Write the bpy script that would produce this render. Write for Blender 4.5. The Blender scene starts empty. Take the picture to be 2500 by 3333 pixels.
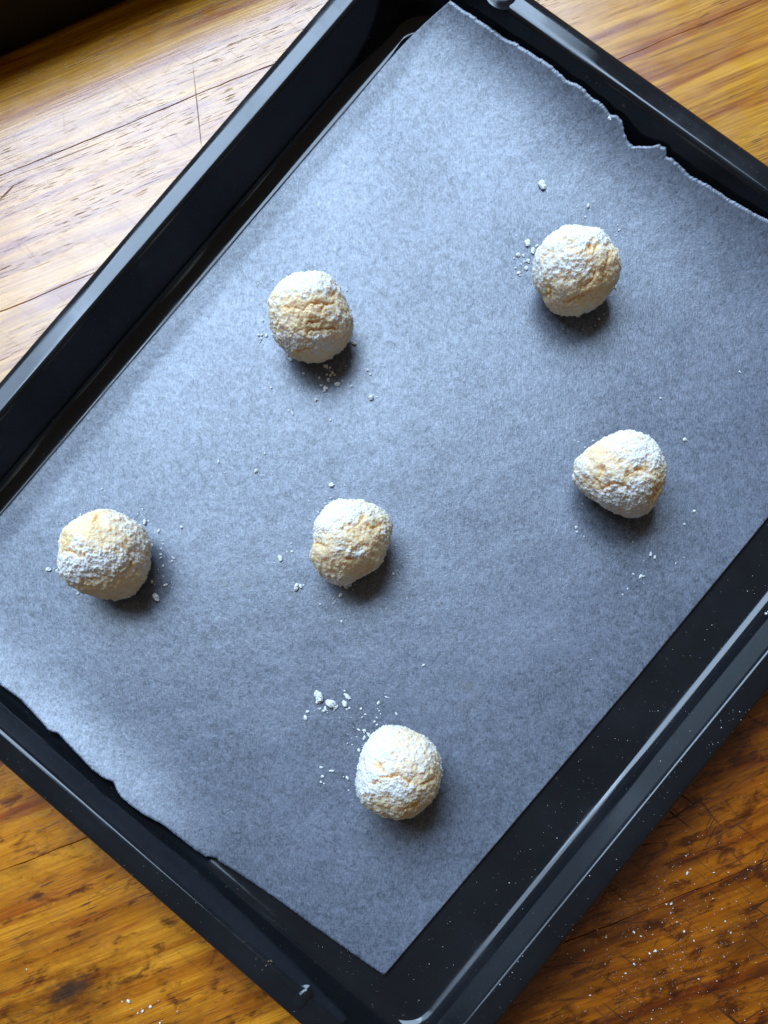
import bpy, bmesh, math, random
import numpy as np
from mathutils import Matrix, Vector

R = math.radians
scene = bpy.context.scene
col = scene.collection

# ------------------------------------------------------------------ camera
cam_data = bpy.data.cameras.new('camera')
cam = bpy.data.objects.new('camera', cam_data)
col.objects.link(cam)
scene.camera = cam
# rows: image right, image down, viewing direction, in world axes
RIGHT = Vector((0.998846, 0.018716, -0.044229))
DOWN = Vector((0.015555, -0.997371, -0.070775))
FWD = Vector((-0.045437, 0.070005, -0.996511))
m = Matrix.Identity(4)
for i in range(3):
    m[i][0], m[i][1], m[i][2] = RIGHT[i], -DOWN[i], -FWD[i]
    m[i][3] = (0.024762, -0.150232, 0.389935)[i]
cam.matrix_world = m
cam_data.sensor_fit = 'VERTICAL'
cam_data.sensor_height = 24.0
cam_data.sensor_width = 18.0
cam_data.lens = 18.0
cam_data.shift_x = -0.0383
cam_data.shift_y = 0.2228
cam_data.clip_start = 0.01
cam_data.clip_end = 50.0
cam_data.dof.use_dof = True
cam_data.dof.focus_distance = 0.40
cam_data.dof.aperture_fstop = 8.0
scene.render.resolution_x = 768
scene.render.resolution_y = 1024

# ------------------------------------------------------------------ light
world = bpy.data.worlds.new('World')
scene.world = world
world.use_nodes = True
bg = world.node_tree.nodes['Background']
bg.inputs[0].default_value = (1.0, 0.83, 0.62, 1)      # warm room
bg.inputs[1].default_value = 0.13

def window(name, az, el, dist, w, h, power, colour):
    """a pane of daylight aimed at the table; az measured from +Y towards +X"""
    d = Vector((math.sin(R(az)) * math.cos(R(el)), math.cos(R(az)) * math.cos(R(el)), math.sin(R(el))))
    l = bpy.data.lights.new(name, 'AREA')
    l.shape = 'RECTANGLE'
    l.size, l.size_y = w, h
    l.energy = power
    l.color = colour
    o = bpy.data.objects.new(name, l)
    col.objects.link(o)
    o.location = d * dist
    o.rotation_euler = d.to_track_quat('Z', 'Y').to_euler()
    return o
DAY = (0.53, 0.73, 1.0)
window('window_light', -16, 50, 3.0, 2.05, 1.80, 170.0, DAY)
window('window_light', -57, 50, 3.0, 1.20, 1.80, 55.0, DAY)

scene.view_settings.view_transform = 'Standard'
scene.view_settings.look = 'None'
scene.view_settings.gamma = 1
scene.view_settings.use_curve_mapping = False
scene.view_settings.exposure = 0.0

# ------------------------------------------------------------------ helpers
def tag(o, label=None, cat=None, group=None, kind=None):
    if label: o['label'] = label
    if cat: o['category'] = cat
    if group: o['group'] = group
    if kind: o['kind'] = kind
    return o

def obj(name, mesh, mat=None, parent=None):
    o = bpy.data.objects.new(name, mesh)
    col.objects.link(o)
    if mat and not mesh.materials: mesh.materials.append(mat)
    if parent: o.parent = parent
    return o

def empty(name, loc=(0, 0, 0), rz=0.0):
    o = bpy.data.objects.new(name, None)
    o.empty_display_size = 0.02
    col.objects.link(o)
    o.location = loc
    o.rotation_euler = (0, 0, rz)
    return o

def pydata(name, v, f, smooth=True):
    me = bpy.data.meshes.new(name)
    me.from_pydata([tuple(map(float, p)) for p in v], [], [tuple(map(int, q)) for q in f])
    me.validate()
    me.update()
    if smooth: me.polygons.foreach_set('use_smooth', [True] * len(me.polygons))
    return me

def hash3(i, j, k, seed):
    with np.errstate(over='ignore'):
        h = (i.astype(np.uint32) * np.uint32(374761393) + j.astype(np.uint32) * np.uint32(668265263)
             + k.astype(np.uint32) * np.uint32(2147483647) + np.uint32(seed * 974711 + 12345))
        h = (h ^ (h >> np.uint32(13))) * np.uint32(1274126177)
        h = (h ^ (h >> np.uint32(16))) * np.uint32(2246822519)
        h = h ^ (h >> np.uint32(15))
    return h.astype(np.float64) / 4294967295.0 * 2 - 1

def vnoise(P, scale, seed=0):
    """gradient noise, about -1..1, at points P (n,3)"""
    Q = np.asarray(P) * scale + 1000.37
    I = np.floor(Q).astype(np.int64)
    F = Q - I
    W = F * F * F * (F * (F * 6 - 15) + 10)
    out = 0
    for dx in (0, 1):
        for dy in (0, 1):
            for dz in (0, 1):
                a, b, c = I[:, 0] + dx, I[:, 1] + dy, I[:, 2] + dz
                h = hash3(a, b, c, seed)
                t1 = h * math.pi
                zz = np.modf(np.abs(h) * 977.0)[0] * 2 - 1
                sxy = np.sqrt(1 - zz * zz)
                dot = (F[:, 0] - dx) * np.cos(t1) * sxy + (F[:, 1] - dy) * np.sin(t1) * sxy + (F[:, 2] - dz) * zz
                w = ((W[:, 0] if dx else 1 - W[:, 0]) * (W[:, 1] if dy else 1 - W[:, 1]) * (W[:, 2] if dz else 1 - W[:, 2]))
                out = out + w * dot
    return out * 1.5

def fbm(P, scale, octv=3, seed=0, gain=0.5):
    o, a, t = 0, 1.0, 0
    for k in range(octv):
        o = o + a * vnoise(P, scale * 2.03 ** k, seed + k * 7)
        t += a
        a *= gain
    return o / t

def sstep(a, b, x):
    t = np.clip((x - a) / (b - a), 0, 1)
    return t * t * (3 - 2 * t)

# ---- node helpers
class NT:
    def __init__(self, name):
        self.m = bpy.data.materials.new(name)
        self.m.use_nodes = True
        self.t = self.m.node_tree
        self.bsdf = self.t.nodes['Principled BSDF']
    def n(self, typ, **kw):
        nd = self.t.nodes.new(typ)
        for k, v in kw.items(): setattr(nd, k, v)
        return nd
    def put(self, sock, v):
        if hasattr(v, 'is_linked') or isinstance(v, bpy.types.NodeSocket): self.t.links.new(v, sock)
        else: sock.default_value = v
    def math(self, op, a, b=None, c=None, clamp=False):
        nd = self.n('ShaderNodeMath', operation=op)
        nd.use_clamp = clamp
        self.put(nd.inputs[0], a)
        if b is not None: self.put(nd.inputs[1], b)
        if c is not None: self.put(nd.inputs[2], c)
        return nd.outputs[0]
    def vmath(self, op, a, b=None):
        nd = self.n('ShaderNodeVectorMath', operation=op)
        self.put(nd.inputs[0], a)
        if b is not None: self.put(nd.inputs[1], b)
        return nd.outputs['Value'] if op in ('LENGTH', 'DISTANCE', 'DOT_PRODUCT') else nd.outputs[0]
    def mapping(self, vec, loc=(0, 0, 0), rot=(0, 0, 0), scale=(1, 1, 1)):
        nd = self.n('ShaderNodeMapping')
        self.put(nd.inputs['Vector'], vec)
        self.put(nd.inputs['Location'], loc)
        nd.inputs['Rotation'].default_value = rot
        nd.inputs['Scale'].default_value = scale
        return nd.outputs[0]
    def noise(self, vec, scale, detail=2.0, rough=0.5, dist=0.0):
        nd = self.n('ShaderNodeTexNoise')
        self.put(nd.inputs['Vector'], vec)
        nd.inputs['Scale'].default_value = scale
        nd.inputs['Detail'].default_value = detail
        nd.inputs['Roughness'].default_value = rough
        nd.inputs['Distortion'].default_value = dist
        return nd.outputs['Fac']
    def rng(self, v, a, b, c=0.0, d=1.0, smooth=False):
        nd = self.n('ShaderNodeMapRange')
        if smooth: nd.interpolation_type = 'SMOOTHSTEP'
        self.put(nd.inputs[0], v)
        nd.inputs[1].default_value, nd.inputs[2].default_value = a, b
        nd.inputs[3].default_value, nd.inputs[4].default_value = c, d
        return nd.outputs[0]
    def mix(self, f, a, b, blend='MIX'):
        nd = self.n('ShaderNodeMix', data_type='RGBA', blend_type=blend)
        self.put(nd.inputs[0], f)
        for s, v in ((nd.inputs[6], a), (nd.inputs[7], b)):
            if isinstance(v, (tuple, list)) and len(v) == 3: v = (*v, 1)
            self.put(s, v)
        return nd.outputs[2]
    def sep(self, v):
        nd = self.n('ShaderNodeSeparateXYZ')
        self.put(nd.inputs[0], v)
        return nd.outputs
    def comb(self, x, y, z=0.0):
        nd = self.n('ShaderNodeCombineXYZ')
        for s, v in zip(nd.inputs, (x, y, z)): self.put(s, v)
        return nd.outputs[0]
    def bump(self, h, strength, dist, normal=None):
        nd = self.n('ShaderNodeBump')
        nd.inputs['Strength'].default_value = strength
        nd.inputs['Distance'].default_value = dist
        self.put(nd.inputs['Height'], h)
        if normal: self.put(nd.inputs['Normal'], normal)
        return nd.outputs[0]
    def set(self, name, v):
        if isinstance(v, (tuple, list)) and len(v) == 3 and 'Color' in name: v = (*v, 1)
        self.put(self.bsdf.inputs[name], v)

GRAIN = R(22.5)

# ------------------------------------------------------------------ materials
def wood_material():
    t = NT('oiled_wood')
    pos = t.n('ShaderNodeNewGeometry').outputs['Position']
    rnd = t.n('ShaderNodeObjectInfo').outputs['Random']
    g0 = t.mapping(pos, rot=(0, 0, -GRAIN))                      # x along the grain, y across
    warp = t.noise(t.mapping(g0, scale=(5, 14, 1)), 1.0, 2.0)
    s = t.sep(g0)
    along = t.math('ADD', s[0], t.math('MULTIPLY', rnd, 3.7))
    across = t.math('ADD', s[1], t.math('MULTIPLY', t.math('SUBTRACT', warp, 0.5), 0.010))
    g = t.comb(along, across, t.math('MULTIPLY', rnd, 9.0))
    wide = t.noise(t.mapping(g, scale=(4.0, 130, 1)), 1.0, 5.0, 0.62)
    fine = t.noise(t.mapping(g, scale=(22, 900, 1)), 1.0, 2.0, 0.6)
    blond = t.noise(t.mapping(g, scale=(2.0, 26, 1)), 1.0, 2.0, 0.5)
    # worn, stained working area towards the near edge of the table
    w = t.sep(pos)
    big = t.noise(pos, 9.0, 3.0, 0.55)
    worn = t.rng(t.math('ADD', t.math('MULTIPLY', w[1], -1.0), t.math('MULTIPLY', big, 0.10)), 0.02, 0.19, smooth=True)
    right = t.rng(t.math('ADD', t.math('ADD', w[0], t.math('MULTIPLY', w[1], -0.5)), t.math('MULTIPLY', big, 0.10)), 0.06, 0.24, smooth=True)
    clean = t.mix(t.rng(wide, 0.30, 0.70), (0.44, 0.150, 0.004), (0.80, 0.365, 0.018))
    clean = t.mix(t.rng(blond, 0.45, 0.72, 0.0, 0.4), clean, (0.85, 0.45, 0.045))
    oiled = t.mix(t.rng(wide, 0.30, 0.72), (0.44, 0.112, 0.002), (0.92, 0.385, 0.022))
    oiled = t.mix(t.math('MULTIPLY', right, 0.9), oiled, t.mix(t.rng(wide, 0.30, 0.75), (0.16, 0.031, 0.001), (0.60, 0.165, 0.001)))
    c = t.mix(worn, clean, oiled)
    c = t.mix(t.rng(fine, 0.36, 0.62, 0.62, 0.0), c, t.mix(1.0, c, (0.50, 0.36, 0.22), 'MULTIPLY'))
    plank = t.math('MULTIPLY', t.math('SUBTRACT', rnd, 0.5), 0.28)
    c = t.mix(1.0, c, t.comb(t.math('ADD', plank, 1.0), t.math('ADD', plank, 1.0), t.math('ADD', plank, 1.0)), 'MULTIPLY')
    # reddish streaks running with the grain in the pale part
    red = t.rng(t.noise(t.mapping(g, loc=(4, 7, 0), scale=(9, 120, 1)), 1.0, 4.0, 0.62), 0.50, 0.66)
    c = t.mix(t.math('MULTIPLY', red, 0.75), c, t.mix(1.0, c, (0.52, 0.22, 0.16), 'MULTIPLY'))
    # open pores: short dark dashes
    pore = t.rng(t.noise(t.mapping(g, loc=(1, 3, 0), scale=(80, 1700, 1)), 1.0, 1.0), 0.63, 0.69)
    pmask = t.rng(t.noise(t.mapping(g, scale=(7, 50, 1)), 1.0, 2.0), 0.42, 0.58)
    pore = t.math('MULTIPLY', pore, pmask)
    # long hairline checks
    check = t.rng(t.noise(t.mapping(g, loc=(2, 11, 0), scale=(13, 820, 1)), 1.0, 1.0), 0.71, 0.76)
    # knife marks in several directions
    marks = None
    for a, sx, sy, th in ((-38, 22, 480, 0.635), (-50, 30, 520, 0.66), (62, 34, 640, 0.675), (8, 20, 520, 0.65), (34, 16, 480, 0.63), (96, 40, 640, 0.685)):
        q = t.mapping(t.mapping(pos, loc=(a * 0.13, a * 0.07, 0), rot=(0, 0, R(-a))), scale=(sx, sy, 1))
        q = t.rng(t.noise(q, 1.0, 2.0, 0.45), th, th + 0.035)
        marks = q if marks is None else t.math('MAXIMUM', marks, q)
    dens = t.rng(t.noise(t.mapping(pos, loc=(3, 1, 0)), 24.0, 3.0, 0.6), 0.42, 0.62)
    marks_w = t.math('MULTIPLY', marks, t.math('MULTIPLY', worn, t.math('MULTIPLY', t.rng(dens, 0, 1, 0.35, 1.0), t.rng(right, 0, 1, 0.22, 1.0))))
    marks_c = t.math('MULTIPLY', marks, t.math('MULTIPLY', t.math('SUBTRACT', 1.0, worn), 0.10))
    marks = t.math('ADD', marks_w, marks_c)
    # soaked-in dark blotches
    frag = t.math('MULTIPLY', t.math('SUBTRACT', fine, 0.5), 0.46)
    bl = t.math('ADD', t.noise(t.mapping(g0, loc=(7, 2, 0), scale=(70, 125, 1)), 1.0, 5.0, 0.62, 0.5), frag)
    bl = t.math('ADD', bl, t.math('MULTIPLY', right, 0.05))
    blot = t.math('MULTIPLY', t.rng(bl, 0.525, 0.68), t.math('MULTIPLY', worn, 0.88))
    bl2 = t.math('ADD', t.noise(t.mapping(g0, loc=(17, 5, 0), scale=(14, 34, 1)), 1.0, 6.0, 0.66, 0.4), t.math('MULTIPLY', frag, 0.8))
    bl2 = t.math('ADD', bl2, t.math('MULTIPLY', right, 0.05))
    blot = t.math('MAXIMUM', blot, t.math('MULTIPLY', t.rng(bl2, 0.50, 0.68), t.math('MULTIPLY', worn, 0.72)))
    c = t.mix(blot, c, t.mix(1.0, c, (0.15, 0.075, 0.03), 'MULTIPLY'))
    dark = t.math('MAXIMUM', t.math('MULTIPLY', pore, 0.85), t.math('MULTIPLY', check, 0.55))
    dark = t.math('MAXIMUM', dark, t.math('MULTIPLY', marks, 0.92))
    # small round spots
    vor = t.n('ShaderNodeTexVoronoi')
    t.put(vor.inputs['Vector'], pos); vor.inputs['Scale'].default_value = 38.0
    spot = t.math('MULTIPLY', t.rng(t.math('ADD', vor.outputs['Distance'], t.math('MULTIPLY', fine, 0.06)), 0.07, 0.11, 1.0, 0.0), t.rng(t.sep(vor.outputs['Color'])[0], 0.80, 0.82))
    dark = t.math('MAXIMUM', dark, t.math('MULTIPLY', spot, 0.6))
    # particular marks of this table: a scorched knot and a long knife cut
    def ellipse(cx, cy, ang, rx, ry, wob):
        e = t.mapping(t.vmath('SUBTRACT', pos, (cx, cy, 0)), rot=(0, 0, -ang))
        e = t.vmath('MULTIPLY', e, (1 / rx, 1 / ry, 0))
        return t.math('ADD', t.vmath('LENGTH', e), t.math('MULTIPLY', t.math('SUBTRACT', t.noise(pos, 260.0, 3.0), 0.5), wob))
    kf = t.math('MULTIPLY', t.math('SUBTRACT', t.noise(t.mapping(g0, scale=(120, 700, 1)), 1.0, 3.0), 0.5), 1.1)
    knot = t.rng(t.math('ADD', ellipse(-0.1706, -0.2533, R(30), 0.0130, 0.0056, 0.6), kf), 0.35, 1.15, 0.92, 0.0)
    halo = t.rng(t.math('ADD', ellipse(-0.168, -0.254, R(25), 0.036, 0.014, 1.0), kf), 0.15, 1.25, 0.85, 0.0)
    c = t.mix(halo, c, t.mix(1.0, c, (0.28, 0.17, 0.10), 'MULTIPLY'))
    cut = t.rng(ellipse(-0.1236, 0.2233, R(-82), 0.022, 0.00030, 1.2), 0.6, 1.4, 0.75, 0.0)
    cut2 = t.rng(ellipse(-0.228, 0.176, R(48), 0.006, 0.0006, 0.7), 0.6, 1.3, 0.85, 0.0)
    dark = t.math('MAXIMUM', dark, t.math('MAXIMUM', cut, cut2))
    c = t.mix(dark, c, (0.036, 0.012, 0.004))
    c = t.mix(knot, c, t.mix(t.noise(t.mapping(g0, scale=(150, 900, 1)), 1.0, 2.0), (0.012, 0.005, 0.003), (0.075, 0.034, 0.018)))
    # reddish stain soaked in along two of the glue joints
    ac = t.math('ADD', s[1], t.math('MULTIPLY', t.math('SUBTRACT', t.noise(t.mapping(g0, scale=(18, 60, 1)), 1.0, 3.0), 0.5), 0.012))
    for j, wd in ((0.2605, 0.0035), (0.1870, 0.004), (0.253, 0.007)):
        d = t.math('ABSOLUTE', t.math('SUBTRACT', ac, j))
        st = t.math('MULTIPLY', t.rng(d, 0.0, wd, 0.8, 0.0), t.rng(t.noise(t.mapping(g0, loc=(j * 30, 0, 0), scale=(16, 8, 1)), 1.0, 2.0), 0.40, 0.56))
        c = t.mix(st, c, t.mix(1.0, c, (0.50, 0.24, 0.16), 'MULTIPLY'))
    t.set('Base Color', c)
    rough = t.rng(t.noise(pos, 60.0, 3.0, 0.6), 0.3, 0.7, 0.21, 0.30)
    rough = t.math('ADD', rough, t.math('MULTIPLY', dark, 0.3))
    t.set('Roughness', rough)
    t.set('Specular IOR Level', 0.75)
    h = t.math('ADD', t.math('MULTIPLY', fine, 0.5), t.math('MULTIPLY', dark, -0.4))
    t.set('Normal', t.bump(h, 0.22, 0.0005))
    t.set('Specular IOR Level', t.math('SUBTRACT', 0.70, t.math('MULTIPLY', dark, 0.6)))
    return t.m

def enamel_material(name='black_enamel', base=(0.0075, 0.0083, 0.0100)):
    t = NT(name)
    pos = t.n('ShaderNodeTexCoord').outputs['Object']
    sm = t.noise(pos, 22.0, 4.0, 0.6)
    sm2 = t.noise(t.mapping(pos, loc=(3, 0, 0), scale=(60, 400, 60)), 1.0, 2.0)
    fleck = t.rng(t.noise(pos, 520.0, 1.0), 0.74, 0.77)
    c = t.mix(t.rng(sm, 0.4, 0.75, 0, 0.5), base, tuple(v * 1.9 for v in base))
    c = t.mix(t.math('MULTIPLY', fleck, 0.35), c, (0.10, 0.075, 0.05))
    t.set('Base Color', c)
    t.set('Roughness', t.math('ADD', t.rng(sm, 0.38, 0.68, 0.06, 0.24), t.rng(sm2, 0.5, 0.8, 0.0, 0.05)))
    t.set('IOR', 1.44)
    t.set('Normal', t.bump(t.noise(pos, 900.0, 2.0), 0.02, 0.0002))
    return t.m

def paper_material():
    t = NT('baking_parchment')
    tc = t.n('ShaderNodeTexCoord').outputs['Object']
    p2 = t.vmath('MULTIPLY', tc, (1, 1, 0.6))
    a = t.noise(p2, 880.0, 3.0, 0.66, 0.5)
    b = t.noise(t.mapping(p2, loc=(5, 5, 0)), 270.0, 4.0, 0.68, 0.6)
    fib = t.noise(t.mapping(t.mapping(p2, rot=(0, 0, R(52))), scale=(420, 1500, 300)), 1.0, 2.0, 0.6)
    big = t.noise(p2, 16.0, 3.0, 0.5)
    f = t.math('ADD', t.math('ADD', t.math('MULTIPLY', a, 0.46), t.math('MULTIPLY', b, 0.42)), t.math('MULTIPLY', fib, 0.30))
    f = t.math('ADD', f, t.math('MULTIPLY', t.math('SUBTRACT', big, 0.5), 0.22))
    f = t.rng(f, 0.42, 0.79)
    c = t.mix(f, (0.023, 0.028, 0.040), (0.180, 0.200, 0.250))
    # a few pale grease spots
    for gx, gy, r in ((-0.048, -0.087, 0.014), (0.085, -0.060, 0.012), (-0.079, 0.167, 0.005)):
        d = t.vmath('LENGTH', t.vmath('MULTIPLY', t.vmath('SUBTRACT', tc, (gx, gy, 0)), (1 / r, 1 / r, 0)))
        k = t.math('MULTIPLY', t.rng(d, 0.3, 1.0, 1.0, 0.0), t.rng(t.noise(tc, 300.0, 2.0), 0.55, 0.66))
        c = t.mix(t.math('MULTIPLY', k, 0.55), c, (0.13, 0.13, 0.085))
    t.set('Base Color', c)
    t.set('Roughness', t.rng(f, 0, 1, 0.45, 0.35))
    t.set('Specular IOR Level', t.rng(f, 0, 1, 0.70, 1.0))
    h = t.math('ADD', t.math('MULTIPLY', f, 0.6), t.math('MULTIPLY', b, 0.5))
    t.set('Normal', t.bump(h, 0.25, 0.0005))
    return t.m

def dough_material():
    t = NT('sugared_dough')
    tc = t.n('ShaderNodeTexCoord').outputs['Object']
    at = t.n('ShaderNodeAttribute', attribute_name='powder').outputs['Fac']
    dp = t.n('ShaderNodeAttribute', attribute_name='crevice').outputs['Fac']
    n1 = t.noise(tc, 1100.0, 3.0, 0.65)
    n2 = t.noise(t.mapping(tc, loc=(3, 3, 3)), 420.0, 3.0, 0.6)
    n3 = t.noise(t.mapping(tc, loc=(9, 1, 4)), 230.0, 4.0, 0.7)
    spk = t.math('ADD', t.math('MULTIPLY', t.math('SUBTRACT', n1, 0.5), 1.5), t.math('ADD', t.math('MULTIPLY', t.math('SUBTRACT', n2, 0.5), 1.5), t.math('MULTIPLY', t.math('SUBTRACT', n3, 0.5), 0.9)))
    k = t.rng(t.math('ADD', at, spk), 0.46, 0.84, smooth=True)
    d = t.mix(t.noise(tc, 130.0, 3.0), (0.86, 0.62, 0.33), (0.90, 0.71, 0.45))
    d = t.mix(t.math('MULTIPLY', dp, 0.8), d, (0.80, 0.49, 0.20))  # cracks tinted deeper orange: light bouncing inside them, put into the colour
    fv = t.n('ShaderNodeTexVoronoi')
    t.put(fv.inputs['Vector'], tc); fv.inputs['Scale'].default_value = 640.0
    fleck = t.math('MULTIPLY', t.rng(t.math('ADD', fv.outputs['Distance'], t.math('MULTIPLY', n1, 0.3)), 0.38, 0.50, 1.0, 0.0), t.rng(t.math('ADD', t.sep(fv.outputs['Color'])[0], t.math('MULTIPLY', at, 0.35)), 0.86, 0.92))
    k = t.math('MAXIMUM', k, fleck)
    film = t.rng(t.math('ADD', at, t.math('MULTIPLY', spk, 0.5)), 0.05, 0.65, 0.0, 0.60)
    d = t.mix(film, d, (0.86, 0.78, 0.66))
    c = t.mix(k, d, (0.81, 0.785, 0.745))
    t.set('Base Color', c)
    t.set('Roughness', t.rng(k, 0, 1, 0.50, 0.9))
    t.set('Specular IOR Level', t.rng(k, 0, 1, 0.35, 0.1))
    t.set('Subsurface Weight', t.rng(k, 0, 1, 0.7, 0.35))
    t.bsdf.inputs['Subsurface Radius'].default_value = (1.0, 0.55, 0.22)
    t.bsdf.inputs['Subsurface Scale'].default_value = 0.0036
    h = t.math('ADD', t.math('MULTIPLY', k, 0.5), t.math('MULTIPLY', n1, 0.9))
    t.set('Normal', t.bump(h, 0.45, 0.0005))
    return t.m

def sugar_material():
    t = NT('powdered_sugar')
    tc = t.n('ShaderNodeTexCoord').outputs['Object']
    n = t.noise(tc, 3.0, 2.0)
    t.set('Base Color', t.mix(n, (0.86, 0.85, 0.80), (0.92, 0.92, 0.91)))
    t.set('Roughness', 0.9)
    t.set('Specular IOR Level', 0.15)
    t.set('Normal', t.bump(t.noise(tc, 6.0, 3.0), 0.4, 0.2))
    return t.m

def plain(name, c, rough):
    t = NT(name)
    tc = t.n('ShaderNodeTexCoord').outputs['Object']
    n = t.noise(tc, 30.0, 4.0)
    t.set('Base Color', t.mix(n, tuple(v * 0.8 for v in c), tuple(v * 1.25 for v in c)))
    t.set('Roughness', t.rng(n, 0.3, 0.7, rough - 0.05, rough + 0.08))
    return t.m

M_wood = wood_material()
M_enamel = enamel_material()
M_paper = paper_material()
M_dough = dough_material()
M_sugar = sugar_material()
M_dark = plain('dark_ledge_paint', (0.0030, 0.0036, 0.0042), 0.55)
M_dark.node_tree.nodes['Principled BSDF'].inputs['Specular IOR Level'].default_value = 0.2
M_residue = plain('baked_residue', (0.16, 0.11, 0.06), 0.7)

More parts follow.
